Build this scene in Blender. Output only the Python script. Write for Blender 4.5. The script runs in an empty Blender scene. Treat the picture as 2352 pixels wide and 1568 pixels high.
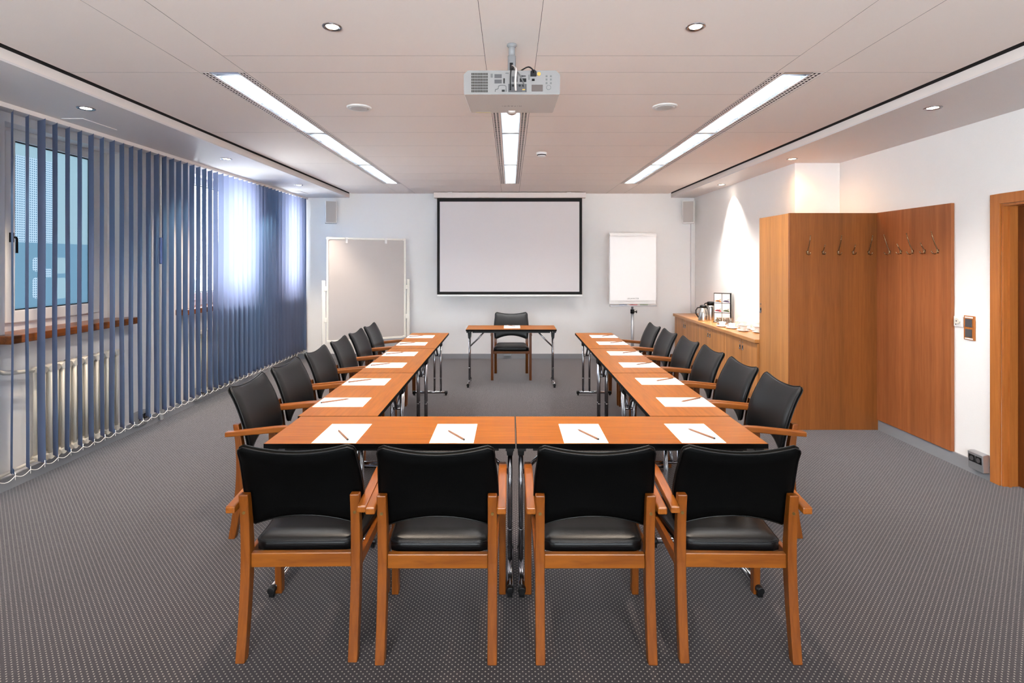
import bpy, math, random
from math import sin, cos, pi, sqrt
from mathutils import Vector, Matrix
random.seed(7)
S = bpy.context.scene
COL = S.collection

# ------------------------------------------------------------------ helpers
def lin(c):
    return tuple(((v/255)/12.92 if v/255 <= .04045 else (((v/255)+.055)/1.055)**2.4) for v in c) + (1.0,)

class MB:
    def __init__(s):
        s.v = []; s.f = []; s.m = []; s.sm = []
    def add(s, vs, fs, mi=0, smooth=False):
        b = len(s.v); s.v += [tuple(p) for p in vs]
        for f in fs:
            s.f.append([b+i for i in f]); s.m.append(mi); s.sm.append(smooth)
        return s
    def box(s, x0, x1, y0, y1, z0, z1, mi=0, M=None):
        vs = [Vector((x, y, z)) for x in (x0, x1) for y in (y0, y1) for z in (z0, z1)]
        if M is not None: vs = [M @ p for p in vs]
        return s.add(vs, [(0,1,3,2), (4,6,7,5), (0,4,5,1), (2,3,7,6), (0,2,6,4), (1,5,7,3)], mi)
    def prism(s, pts, a, b, axis='x', mi=0, smooth=False):
        # pts outline in the plane across the axis
        n = len(pts)
        def P(t, p):
            return {'x': (t, p[0], p[1]), 'y': (p[0], t, p[1]), 'z': (p[0], p[1], t)}[axis]
        vs = [P(a, p) for p in pts] + [P(b, p) for p in pts]
        base = len(s.v); s.v += vs
        s.f.append([base+i for i in range(n)][::-1]); s.m.append(mi); s.sm.append(False)
        s.f.append([base+n+i for i in range(n)]); s.m.append(mi); s.sm.append(False)
        for i in range(n):
            j = (i+1) % n
            s.f.append([base+i, base+j, base+n+j, base+n+i]); s.m.append(mi); s.sm.append(smooth)
        return s
    def tube(s, pts, r, n=10, mi=0, closed=False, cap=True, sy=1.0):
        pts = [Vector(p) for p in pts]; N = len(pts)
        rs = r if isinstance(r, (list, tuple)) else [r]*N
        rings = []; up = None
        for i, p in enumerate(pts):
            if closed: d = pts[(i+1) % N] - pts[i-1]
            elif i == 0: d = pts[1]-pts[0]
            elif i == N-1: d = pts[-1]-pts[-2]
            else: d = (pts[i+1]-p).normalized() + (p-pts[i-1]).normalized()
            d.normalize()
            if up is None:
                up = Vector((0,0,1)) if abs(d.z) < .9 else Vector((1,0,0))
            a = d.cross(up); 
            if a.length < 1e-6: a = d.orthogonal()
            a.normalize(); b = a.cross(d).normalized(); up = b
            rings.append([p + (a*cos(2*pi*k/n) + b*sin(2*pi*k/n)*sy)*rs[i] for k in range(n)])
        base = len(s.v)
        for R_ in rings: s.v += [tuple(q) for q in R_]
        M = N if closed else N-1
        for i in range(M):
            j = (i+1) % N
            for k in range(n):
                l = (k+1) % n
                s.f.append([base+i*n+k, base+i*n+l, base+j*n+l, base+j*n+k]); s.m.append(mi); s.sm.append(True)
        if cap and not closed:
            s.f.append([base+k for k in range(n)]); s.m.append(mi); s.sm.append(False)
            s.f.append([base+(N-1)*n+k for k in range(n)][::-1]); s.m.append(mi); s.sm.append(False)
        return s
    def cyl(s, p0, p1, r, n=16, mi=0):
        return s.tube([p0, p1], r, n, mi)
    def lathe(s, prof, c=(0,0,0), n=24, mi=0, closed=False):
        base = len(s.v); m = len(prof)
        for (r, z) in prof:
            for k in range(n):
                a = 2*pi*k/n
                s.v.append((c[0]+r*cos(a), c[1]+r*sin(a), c[2]+z))
        for i in range(m-1):
            for k in range(n):
                l = (k+1) % n
                s.f.append([base+i*n+k, base+i*n+l, base+(i+1)*n+l, base+(i+1)*n+k]); s.m.append(mi); s.sm.append(True)
        if prof[0][0] > 1e-5:
            s.f.append([base+k for k in range(n)][::-1]); s.m.append(mi); s.sm.append(False)
        if prof[-1][0] > 1e-5:
            s.f.append([base+(m-1)*n+k for k in range(n)]); s.m.append(mi); s.sm.append(False)
        return s
    def grid(s, P, nu, nv, mi=0, flip=False):
        base = len(s.v)
        for j in range(nv+1):
            for i in range(nu+1):
                s.v.append(tuple(P(i/nu, j/nv)))
        for j in range(nv):
            for i in range(nu):
                a = base+j*(nu+1)+i
                q = [a, a+1, a+nu+2, a+nu+1]
                s.f.append(q[::-1] if flip else q); s.m.append(mi); s.sm.append(True)
        return s
    def build(s, name, mats, parent=None, bevel=0, bseg=2, loc=None, rotz=None, fix=True):
        me = bpy.data.meshes.new(name)
        me.from_pydata(s.v, [], s.f)
        if not isinstance(mats, (list, tuple)): mats = [mats]
        for m in mats: me.materials.append(m)
        me.polygons.foreach_set('material_index', s.m)
        me.polygons.foreach_set('use_smooth', s.sm)
        me.update()
        if fix:
            import bmesh
            bm = bmesh.new(); bm.from_mesh(me)
            bmesh.ops.remove_doubles(bm, verts=bm.verts, dist=1e-6)
            bmesh.ops.recalc_face_normals(bm, faces=bm.faces)
            bm.to_mesh(me); bm.free()
        o = bpy.data.objects.new(name, me); COL.objects.link(o)
        if parent: o.parent = parent
        if loc: o.location = loc
        if rotz is not None: o.rotation_euler = (0, 0, rotz)
        if bevel:
            b = o.modifiers.new('bevel', 'BEVEL'); b.width = bevel; b.segments = bseg
            b.limit_method = 'ANGLE'; b.angle_limit = math.radians(40)
            b.harden_normals = False
        return o

def tag(o, label=None, cat=None, group=None, kind=None):
    if label: o['label'] = label
    if cat: o['category'] = cat
    if group: o['group'] = group
    if kind: o['kind'] = kind
    return o
def thing(name, loc, rotz, label, cat, group=None):
    o = bpy.data.objects.new(name, None); COL.objects.link(o)
    o.empty_display_size = .1
    o.location = loc; o.rotation_euler = (0, 0, rotz)
    return tag(o, label, cat, group)
def copy_tree(o, parent=None):
    kids = list(o.children)
    c = o.copy(); COL.objects.link(c)
    if parent is not None: c.parent = parent
    for k in kids: copy_tree(k, c)
    return c
def struct(o):
    o['kind'] = 'structure'; return o
def text_mesh(name, txt, size, mat, parent, M, spacing=1.0, ext=.0003):
    cu = bpy.data.curves.new(name, 'FONT'); cu.body = txt; cu.size = size
    cu.align_x = 'CENTER'; cu.align_y = 'CENTER'; cu.extrude = ext; cu.space_character = spacing
    cu.resolution_u = 3
    t = bpy.data.objects.new(name, cu); COL.objects.link(t)
    bpy.context.view_layer.update()
    me = bpy.data.meshes.new_from_object(t.evaluated_get(bpy.context.evaluated_depsgraph_get()))
    bpy.data.objects.remove(t, do_unlink=True)
    me.transform(M); me.materials.clear(); me.materials.append(mat)
    o = bpy.data.objects.new(name, me); COL.objects.link(o)
    if parent: o.parent = parent
    return o

# ------------------------------------------------------------------ materials
def newmat(name):
    m = bpy.data.materials.new(name); m.use_nodes = True
    nt = m.node_tree; nt.nodes.clear()
    out = nt.nodes.new('ShaderNodeOutputMaterial')
    return m, nt, out
def N(nt, t, **kw):
    n = nt.nodes.new(t)
    for k, v in kw.items(): setattr(n, k, v)
    return n
def pbr(name, col, rough=.5, metal=0, noise=0, nscale=20, bump=0, bscale=200, coat=0, spec=.5, nstretch=(1,1,1), sheen=0, aniso=0):
    m, nt, out = newmat(name)
    b = N(nt, 'ShaderNodeBsdfPrincipled'); nt.links.new(b.outputs[0], out.inputs[0])
    c = lin(col)
    b.inputs['Base Color'].default_value = c
    b.inputs['Roughness'].default_value = rough
    b.inputs['Metallic'].default_value = metal
    b.inputs['Specular IOR Level'].default_value = spec
    b.inputs['Coat Weight'].default_value = coat
    b.inputs['Coat Roughness'].default_value = .15
    b.inputs['Sheen Weight'].default_value = sheen
    tc = N(nt, 'ShaderNodeTexCoord'); mp = N(nt, 'ShaderNodeMapping')
    mp.inputs['Scale'].default_value = nstretch
    nt.links.new(tc.outputs['Object'], mp.inputs[0])
    if noise:
        nz = N(nt, 'ShaderNodeTexNoise'); nz.inputs['Scale'].default_value = nscale; nz.inputs['Detail'].default_value = 3
        nt.links.new(mp.outputs[0], nz.inputs['Vector'])
        mx = N(nt, 'ShaderNodeMix', data_type='RGBA')
        mx.inputs[6].default_value = tuple(v*(1-noise) for v in c[:3])+(1,)
        mx.inputs[7].default_value = tuple(min(1, v*(1+noise)) for v in c[:3])+(1,)
        nt.links.new(nz.outputs[0], mx.inputs[0]); nt.links.new(mx.outputs[2], b.inputs['Base Color'])
    if bump:
        nz = N(nt, 'ShaderNodeTexNoise'); nz.inputs['Scale'].default_value = bscale; nz.inputs['Detail'].default_value = 2
        nt.links.new(mp.outputs[0], nz.inputs['Vector'])
        bp = N(nt, 'ShaderNodeBump'); bp.inputs['Strength'].default_value = bump; bp.inputs['Distance'].default_value = .002
        nt.links.new(nz.outputs[0], bp.inputs['Height']); nt.links.new(bp.outputs[0], b.inputs['Normal'])
    return m
def wood(name, c1, c2, stretch, rough=.35, scale=6, coat=.3, bands=None, bandax=0, spec=.3):
    m, nt, out = newmat(name)
    b = N(nt, 'ShaderNodeBsdfPrincipled'); nt.links.new(b.outputs[0], out.inputs[0])
    b.inputs['Roughness'].default_value = rough
    b.inputs['Coat Weight'].default_value = coat; b.inputs['Coat Roughness'].default_value = .22
    b.inputs['Specular IOR Level'].default_value = spec
    tc = N(nt, 'ShaderNodeTexCoord'); mp = N(nt, 'ShaderNodeMapping')
    mp.inputs['Scale'].default_value = stretch
    nt.links.new(tc.outputs['Object'], mp.inputs[0])
    nz = N(nt, 'ShaderNodeTexNoise'); nz.inputs['Scale'].default_value = scale; nz.inputs['Detail'].default_value = 6
    nz.inputs['Roughness'].default_value = .6; nz.inputs['Distortion'].default_value = .4
    nt.links.new(mp.outputs[0], nz.inputs['Vector'])
    cr = N(nt, 'ShaderNodeValToRGB')
    cr.color_ramp.elements[0].position = .3; cr.color_ramp.elements[1].position = .7
    cr.color_ramp.elements[0].color = lin(c1); cr.color_ramp.elements[1].color = lin(c2)
    nt.links.new(nz.outputs[0], cr.inputs[0])
    col = cr.outputs[0]
    if bands:
        sp = N(nt, 'ShaderNodeSeparateXYZ'); nt.links.new(tc.outputs['Object'], sp.inputs[0])
        mu = N(nt, 'ShaderNodeMath', operation='MULTIPLY'); mu.inputs[1].default_value = bands
        nt.links.new(sp.outputs[bandax], mu.inputs[0])
        wn = N(nt, 'ShaderNodeTexNoise'); wn.noise_dimensions = '1D'; wn.inputs['Scale'].default_value = 1
        wn.inputs['Detail'].default_value = 1
        nt.links.new(mu.outputs[0], wn.inputs['W'])
        mr = N(nt, 'ShaderNodeMapRange'); mr.inputs[1].default_value = .3; mr.inputs[2].default_value = .7
        mr.inputs[3].default_value = .84; mr.inputs[4].default_value = 1.16
        nt.links.new(wn.outputs[0], mr.inputs[0])
        hs = N(nt, 'ShaderNodeHueSaturation'); nt.links.new(mr.outputs[0], hs.inputs['Value']); nt.links.new(col, hs.inputs['Color'])
        col = hs.outputs[0]
    nt.links.new(col, b.inputs['Base Color'])
    return m
def emit(name, col, strength):
    m, nt, out = newmat(name)
    e = N(nt, 'ShaderNodeEmission'); e.inputs[0].default_value = lin(col); e.inputs[1].default_value = strength
    nt.links.new(e.outputs[0], out.inputs[0]); return m
def glassmat(name, tint=(255,255,255), refl=.08):
    m, nt, out = newmat(name)
    t = N(nt, 'ShaderNodeBsdfTransparent'); t.inputs[0].default_value = lin(tint)
    g = N(nt, 'ShaderNodeBsdfGlossy'); g.inputs['Roughness'].default_value = .02
    lw = N(nt, 'ShaderNodeLayerWeight'); lw.inputs[0].default_value = .2
    mu = N(nt, 'ShaderNodeMath', operation='MULTIPLY_ADD'); mu.inputs[1].default_value = .6; mu.inputs[2].default_value = refl*.5
    nt.links.new(lw.outputs['Fresnel'], mu.inputs[0])
    mx = N(nt, 'ShaderNodeMixShader'); nt.links.new(mu.outputs[0], mx.inputs[0])
    nt.links.new(t.outputs[0], mx.inputs[1]); nt.links.new(g.outputs[0], mx.inputs[2])
    nt.links.new(mx.outputs[0], out.inputs[0]); return m
def translu(name, dcol, tcol, mix, bump=0, transp=0):
    m, nt, out = newmat(name)
    d = N(nt, 'ShaderNodeBsdfDiffuse'); d.inputs[0].default_value = lin(dcol)
    t = N(nt, 'ShaderNodeBsdfTranslucent'); t.inputs[0].default_value = lin(tcol)
    mx = N(nt, 'ShaderNodeMixShader'); mx.inputs[0].default_value = mix
    nt.links.new(d.outputs[0], mx.inputs[1]); nt.links.new(t.outputs[0], mx.inputs[2])
    if bump:
        tc = N(nt, 'ShaderNodeTexCoord'); nz = N(nt, 'ShaderNodeTexNoise'); nz.inputs['Scale'].default_value = 500
        nt.links.new(tc.outputs['Object'], nz.inputs['Vector'])
        bp = N(nt, 'ShaderNodeBump'); bp.inputs['Strength'].default_value = bump; bp.inputs['Distance'].default_value = .001
        nt.links.new(nz.outputs[0], bp.inputs['Height']); nt.links.new(bp.outputs[0], d.inputs['Normal'])
    nt.links.new(mx.outputs[0], out.inputs[0]); return m

M = {}
M['wall'] = pbr('wallpaper', (246,243,240), .85, bump=.35, bscale=160, spec=.2, nstretch=(1,1,2.2))
M['ceil'] = pbr('ceiling_panel', (243,232,225), .8, spec=.2)
M['soffit'] = pbr('soffit_paint', (226,220,218), .45, spec=.4)
M['fascia'] = pbr('fascia_paint', (238,228,222), .6, spec=.3)
M['void'] = pbr('ceiling_void', (40,36,36), .9)
M['white'] = pbr('white_paint', (235,233,230), .4)
M['offwhite'] = pbr('radiator_enamel', (228,222,208), .35)
M['frame'] = pbr('window_plastic', (232,230,228), .35)
M['base'] = pbr('baseboard_grey', (140,140,143), .5)
M['black'] = pbr('black_plastic', (11,11,12), .45, spec=.3)
M['edge'] = pbr('black_edge', (4,4,4), .6, spec=.08)
M['leather'] = pbr('black_leather', (9,9,10), .36, bump=.2, bscale=420, spec=.3)
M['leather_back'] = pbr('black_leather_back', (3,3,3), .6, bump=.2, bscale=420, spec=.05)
M['chrome'] = pbr('chrome', (168,168,172), .2, metal=1)
M['steel'] = pbr('brushed_steel', (200,196,190), .28, metal=1, noise=.15, nscale=60, nstretch=(1,1,.02))
M['alu'] = pbr('aluminium', (185,187,190), .38, metal=.8)
M['brass'] = pbr('brass_bolt', (150,120,70), .35, metal=1)
M['hook'] = pbr('hook_metal', (150,125,95), .25, metal=1)
M['tabletop'] = wood('table_cherry', (122,66,6), (147,84,12), (1.1,14,6), .38, 3.2, 0, spec=.16)
M['chairwood'] = wood('chair_beech', (92,44,5), (116,61,11), (9,9,.9), .42, 5, .12)
M['armwood'] = wood('arm_beech', (108,54,8), (134,74,15), (9,1,9), .38, 5, .15)
M['railwood'] = wood('rail_beech', (100,50,8), (126,70,15), (.9,9,9), .36, 5, .2)
M['beech'] = wood('cabinet_beech', (172,112,60), (190,130,74), (14,14,.7), .42, 4, .12, bands=9, bandax=1)
M['beech_dark'] = wood('panel_beech', (128,72,30), (146,86,40), (14,14,.7), .42, 4, .12, bands=7, bandax=0)
M['beech_panel'] = wood('wall_panel_beech', (146,82,44), (164,98,56), (14,14,.7), .42, 4, .12, bands=12, bandax=1)
M['worktop'] = wood('worktop_beech', (180,120,66), (198,138,80), (10,1,10), .32, 4, .2)
M['doorwood'] = wood('door_wood', (92,46,16), (112,58,22), (14,14,.7), .4, 4, .2)
M['doorframe'] = wood('door_frame_wood', (168,98,42), (186,114,54), (14,14,.7), .4, 4, .2)
M['sill'] = wood('sill_wood', (110,58,20), (150,84,34), (16,1.2,16), .35, 3, .3)
M['paper'] = pbr('paper', (250,249,248), .6)
M['ink'] = pbr('ink', (15,15,16), .6)
M['greytext'] = pbr('grey_print', (120,118,118), .6)
M['pencil'] = wood('pencil_wood', (118,82,64), (138,98,76), (30,30,2), .5, 20, 0)
M['graphite'] = pbr('graphite', (25,22,22), .4)
M['screen'] = pbr('screen_fabric', (228,222,222), .8, spec=.2)
M['screenblack'] = pbr('screen_border', (14,12,12), .8)
M['screenbar'] = pbr('screen_bar', (250,249,246), .35)
M['felt'] = pbr('board_felt', (188,180,176), .9, bump=.3, bscale=500, spec=.1)
M['boardframe'] = pbr('board_frame', (236,232,222), .4)
M['speaker'] = pbr('speaker_grille', (180,172,166), .7)
M['grey'] = pbr('grey_plastic', (190,188,186), .45)
M['dgrey'] = pbr('dark_grey', (75,73,75), .5)
M['lcd'] = pbr('lcd', (95,85,82), .25)
M['proj'] = pbr('projector_shell', (206,198,192), .5)
M['projback'] = pbr('projector_back', (138,134,133), .5, spec=.3)
M['pole'] = pbr('mount_grey', (140,140,142), .45)
M['pgrey'] = pbr('mid_grey', (100,98,98), .5)
M['gold'] = pbr('gold_label', (200,160,70), .5)
M['yellow'] = pbr('label_yellow', (205,190,130), .6)
M['porcelain'] = pbr('porcelain', (245,243,240), .15, coat=.5)
M['glassware'] = glassmat('drinking_glass', (235,238,238), .3)
M['pane'] = glassmat('window_glass', (250,253,255), .05)
M['slat'] = translu('blind_fabric', (132,134,158), (72,110,146), .42, .3)
M['cord'] = pbr('white_cord', (225,222,218), .5)
M['bluegrip'] = pbr('blue_grip', (50,70,120), .4)
M['louvre'] = pbr('louvre_white', (104,110,117), .35, metal=.3)
M['tube'] = emit('fluorescent_light', (253,250,247), 124)
M['bulb'] = emit('downlight_bulb', (255,240,222), 14)
M['bulbwarm'] = emit('downlight_bulb_warm', (255,228,190), 14)
M['slot'] = pbr('slot_dark', (24,16,13), .9, spec=.1)
M['red'] = pbr('red_print', (190,40,50), .6)
M['green'] = pbr('green_print', (70,110,60), .6)
M['dgreen'] = pbr('deep_green_print', (20,70,50), .6)
M['orange'] = pbr('orange_print', (215,140,60), .6)
M['violet'] = pbr('violet_print', (95,85,125), .6)
M['bark'] = pbr('bark', (70,80,85), .9)
M['film_pale'] = translu('frosted_film_pale', (150,175,190), (62,84,98), .72)
M['film_teal'] = translu('frosted_film_teal', (90,125,150), (30,58,80), .62)

# decorative window film: pale upper zone, a column of fine dots, teal lower zone with rounded clear patches
def film(y0, zt):
    m, nt, out = newmat('decor_film')
    tc = N(nt, 'ShaderNodeTexCoord'); sp = N(nt, 'ShaderNodeSeparateXYZ'); nt.links.new(tc.outputs['Object'], sp.inputs[0])
    Y, Z = sp.outputs[1], sp.outputs[2]
    def op(o, a_, b_=None, c_=None):
        n = N(nt, 'ShaderNodeMath', operation=o)
        for i, v in enumerate((a_, b_, c_)):
            if v is None: continue
            if isinstance(v, (int, float)): n.inputs[i].default_value = v
            else: nt.links.new(v, n.inputs[i])
        return n.outputs[0]
    def box(ya, yb_, za, zb, r=.03):
        dy = op('MAXIMUM', op('SUBTRACT', op('ABSOLUTE', op('SUBTRACT', Y, (ya+yb_)/2-y0)), (yb_-ya)/2-r), 0)
        dz = op('MAXIMUM', op('SUBTRACT', op('ABSOLUTE', op('SUBTRACT', Z, (za+zb)/2)), (zb-za)/2-r), 0)
        return op('LESS_THAN', op('ADD', op('MULTIPLY', dy, dy), op('MULTIPLY', dz, dz)), r*r)
    w = 2*pi/.0175
    dots = op('GREATER_THAN', op('ADD', op('SINE', op('MULTIPLY', Y, w)), op('SINE', op('MULTIPLY', Z, w))), .75)
    zone = op('LESS_THAN', Y, 4.335-y0); zone = op('MULTIPLY', zone, op('LESS_THAN', Z, 2.40))
    lower = op('LESS_THAN', Z, zt)
    clear = box(4.335, 4.46, 1.50, 1.63)
    for q in ((4.335, 4.46, 1.295, 1.465), (4.14, 4.24, 1.52, 1.63), (4.14, 4.24, 1.31, 1.475), (4.25, 4.31, 1.47, 1.54, .005)):
        clear = op('MAXIMUM', clear, box(*q))
    teal = op('MULTIPLY', lower, op('SUBTRACT', 1, clear))
    def mix(f, A_, B_):
        n = N(nt, 'ShaderNodeMix', data_type='RGBA'); nt.links.new(f, n.inputs[0])
        for i, v in ((6, A_), (7, B_)):
            if isinstance(v, tuple): n.inputs[i].default_value = v
            else: nt.links.new(v, n.inputs[i])
        return n.outputs[2]
    pale = mix(op('MULTIPLY', zone, dots), mix(zone, lin((48,58,62)), lin((58,66,72))), lin((22,36,46)))
    col = mix(teal, pale, lin((33,46,54)))
    d = N(nt, 'ShaderNodeBsdfDiffuse'); t = N(nt, 'ShaderNodeBsdfTranslucent')
    nt.links.new(col, d.inputs[0]); nt.links.new(col, t.inputs[0])
    ms = N(nt, 'ShaderNodeMixShader'); ms.inputs[0].default_value = .7
    nt.links.new(d.outputs[0], ms.inputs[1]); nt.links.new(t.outputs[0], ms.inputs[2]); nt.links.new(ms.outputs[0], out.inputs[0])
    return m
M['film'] = film(4.31, 1.745)

# carpet: charcoal pile with a diamond lattice of pale dots
def carpet():
    m, nt, out = newmat('dotted_carpet')
    b = N(nt, 'ShaderNodeBsdfPrincipled'); nt.links.new(b.outputs[0], out.inputs[0])
    b.inputs['Roughness'].default_value = .9; b.inputs['Specular IOR Level'].default_value = .25
    b.inputs['Sheen Weight'].default_value = .85; b.inputs['Sheen Roughness'].default_value = .27; b.inputs['Sheen Tint'].default_value = (1, .93, .93, 1)
    tc = N(nt, 'ShaderNodeTexCoord'); sp = N(nt, 'ShaderNodeSeparateXYZ'); nt.links.new(tc.outputs['Object'], sp.inputs[0])
    P = .0243
    def cell(sock, off):
        a = N(nt, 'ShaderNodeMath', operation='MULTIPLY_ADD'); a.inputs[1].default_value = 1/P; a.inputs[2].default_value = off
        nt.links.new(sock, a.inputs[0])
        f = N(nt, 'ShaderNodeMath', operation='FRACT'); nt.links.new(a.outputs[0], f.inputs[0])
        s = N(nt, 'ShaderNodeMath', operation='SUBTRACT'); s.inputs[1].default_value = .5; nt.links.new(f.outputs[0], s.inputs[0])
        return s.outputs[0]
    masks = []
    for off in (0, .5):
        x = cell(sp.outputs[0], off); y = cell(sp.outputs[1], off)
        x2 = N(nt, 'ShaderNodeMath', operation='MULTIPLY'); nt.links.new(x, x2.inputs[0]); nt.links.new(x, x2.inputs[1])
        r2 = N(nt, 'ShaderNodeMath', operation='MULTIPLY_ADD'); nt.links.new(y, r2.inputs[0]); nt.links.new(y, r2.inputs[1]); nt.links.new(x2.outputs[0], r2.inputs[2])
        mr = N(nt, 'ShaderNodeMapRange'); mr.inputs[1].default_value = .007; mr.inputs[2].default_value = .020
        mr.inputs[3].default_value = 1; mr.inputs[4].default_value = 0
        nt.links.new(r2.outputs[0], mr.inputs[0]); masks.append(mr.outputs[0])
    mxm = N(nt, 'ShaderNodeMath', operation='MAXIMUM'); nt.links.new(masks[0], mxm.inputs[0]); nt.links.new(masks[1], mxm.inputs[1])
    nz = N(nt, 'ShaderNodeTexNoise'); nz.inputs['Scale'].default_value = 420; nz.inputs['Detail'].default_value = 2
    nt.links.new(tc.outputs['Object'], nz.inputs['Vector'])
    nz2 = N(nt, 'ShaderNodeTexNoise'); nz2.inputs['Scale'].default_value = 1.3; nz2.inputs['Detail'].default_value = 3
    nt.links.new(tc.outputs['Object'], nz2.inputs['Vector'])
    bs = N(nt, 'ShaderNodeMix', data_type='RGBA'); bs.inputs[6].default_value = lin((24,20,22)); bs.inputs[7].default_value = lin((50,44,47))
    nt.links.new(nz.outputs[0], bs.inputs[0])
    mr2 = N(nt, 'ShaderNodeMapRange'); mr2.inputs[3].default_value = .85; mr2.inputs[4].default_value = 1.15; nt.links.new(nz2.outputs[0], mr2.inputs[0])
    hs = N(nt, 'ShaderNodeHueSaturation'); nt.links.new(mr2.outputs[0], hs.inputs['Value']); nt.links.new(bs.outputs[2], hs.inputs['Color'])
    mx = N(nt, 'ShaderNodeMix', data_type='RGBA'); mx.inputs[7].default_value = lin((142,133,125))
    nt.links.new(mxm.outputs[0], mx.inputs[0]); nt.links.new(hs.outputs[0], mx.inputs[6])
    nt.links.new(mx.outputs[2], b.inputs['Base Color'])
    bp = N(nt, 'ShaderNodeBump'); bp.inputs['Strength'].default_value = .4; bp.inputs['Distance'].default_value = .003
    nt.links.new(nz.outputs[0], bp.inputs['Height']); nt.links.new(bp.outputs[0], b.inputs['Normal'])
    return m
M['carpet'] = carpet()

# ------------------------------------------------------------------ room dimensions
XL, XR, XR2, YB, YN = -3.53, 3.506, 3.03, 8.82, -2.3
ZC = 2.715; ZS = 2.645

struct(MB().box(-3.9, 3.9, YN-.15, YB+.15, -.12, 0).build('floor', M['carpet']))
struct(MB().box(-3.9, 3.9, YB, YB+.15, 0, 2.95).build('wall_front', M['wall']))
w = MB()   # wall behind the camera, with an added window band that lets in fill daylight
w.box(-3.9, 3.9, YN-.15, YN, 0, .9); w.box(-3.9, 3.9, YN-.15, YN, 2.35, 2.95)
w.box(-3.9, -2.1, YN-.15, YN, .9, 2.35); w.box(2.1, 3.9, YN-.15, YN, .9, 2.35)
struct(w.build('wall_back', M['wall']))
w = MB()
for x in (-2.1, -.035, 2.03): w.box(x, x+.07, YN-.11, YN-.04, .9, 2.35)
w.box(-2.1, 2.1, YN-.11, YN-.04, .9, .97); w.box(-2.1, 2.1, YN-.11, YN-.04, 2.28, 2.35)
wb = struct(w.build('window_4', M['frame']))  # unseen window, added to brighten ceiling and walls with soft daylight
MB().box(-2.08, 2.08, YN-.08, YN-.074, .92, 2.33).build('pane', M['pane'], wb)
# right wall with door opening and the step at the cabinets
w = MB()
w.box(XR, 3.75, YN, 2.90, 0, 2.95); w.box(XR, 3.75, 2.90, 3.82, 2.01, 2.95); w.box(XR, 3.75, 3.82, 5.70, 0, 2.95)
w.box(XR2, 3.75, 5.70, YB, 0, 2.95)
struct(w.build('wall_right', M['wall']))
# left wall with three window openings
OPEN = [(3.74, 4.88), (5.90, 7.08), (7.70, 8.56)]
Z0, Z1 = 1.05, 2.58
w = MB(); y = YN
for a, b in OPEN:
    w.box(-3.80, XL, y, a, 0, 2.95); w.box(-3.80, XL, a, b, 0, Z0); w.box(-3.80, XL, a, b, Z1, 2.95); y = b
w.box(-3.80, XL, y, YB, 0, 2.95)
struct(w.build('wall_left', M['wall']))

# main ceiling: panels with narrow joints, three long strips
g = .0010
cols = [(-2.606, -1.835, 'o'), (-1.835, -1.562, 's'), (-1.562, -.138, 'i'), (-.138, .142, 's'), (.142, 1.572, 'i'), (1.572, 1.862, 's'), (1.862, 2.606, 'o')]
rows = {'i': [YN, -.4, 1.2, 2.906, 3.16, 3.58, 4.12, 4.63, 5.17, 5.71, 6.26, 6.80, 7.35, 7.90, YB],
        'o': [YN, 1.2, 3.16, 4.63, 6.10, 7.90, YB], 's': [YN, 1.2, 3.16, 7.70, YB]}
cb = MB()
for x0, x1, t in cols:
    rr = rows[t]
    for i in range(len(rr)-1):
        if t == 's' and rr[i] == 3.16: continue
        cb.box(x0+g, x1-g, rr[i]+(g if i else 0), rr[i+1]-g, ZC, ZC+.02, 1); cb.m[-2] = 0   # dark panel edges in the joints
cb.box(-3.8, 3.75, YN, YB, ZC+.12, ZC+.14, 1)
for a_, b_ in ((-2.626, -2.606), (2.606, 2.626)): pass
struct(cb.build('ceiling', [M['ceil'], M['void']]))
# lowered side soffits with a shadow gap above
for nm, s in (('trim_1', -1), ('trim_2', 1)):
    b = MB()
    xi = 2.648; xo = 3.60
    x0, x1 = sorted((s*xi, s*xo))
    b.box(x0, x1, YN, YB, ZS, ZS+.012, 1)
    x0, x1 = sorted((s*xi, s*(xi+.02)))
    b.box(x0, x1, YN, YB, ZS+.012, ZC-.003, 0)
    x0, x1 = sorted((s*(xi+.004), s*(xi+.02)))
    b.box(x0, x1, YN, YB, ZC-.003, ZC+.119, 2)
    struct(b.build(nm, [M['fascia'], M['soffit'], M['void']]))
# baseboards
struct(MB().box(-3.5, 2.6, YB-.015, YB, 0, .08).build('baseboard_front', M['base']))
bb = MB(); bb.box(XR-.014, XR, 3.896, 5.085, 0, .10); bb.box(XR-.014, XR, YN, 2.82, 0, .10)
struct(bb.build('baseboard_right', M['base']))
struct(MB().box(XL, XL+.014, YN, YB-.02, 0, .09).build('baseboard_left', M['base']))

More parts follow.
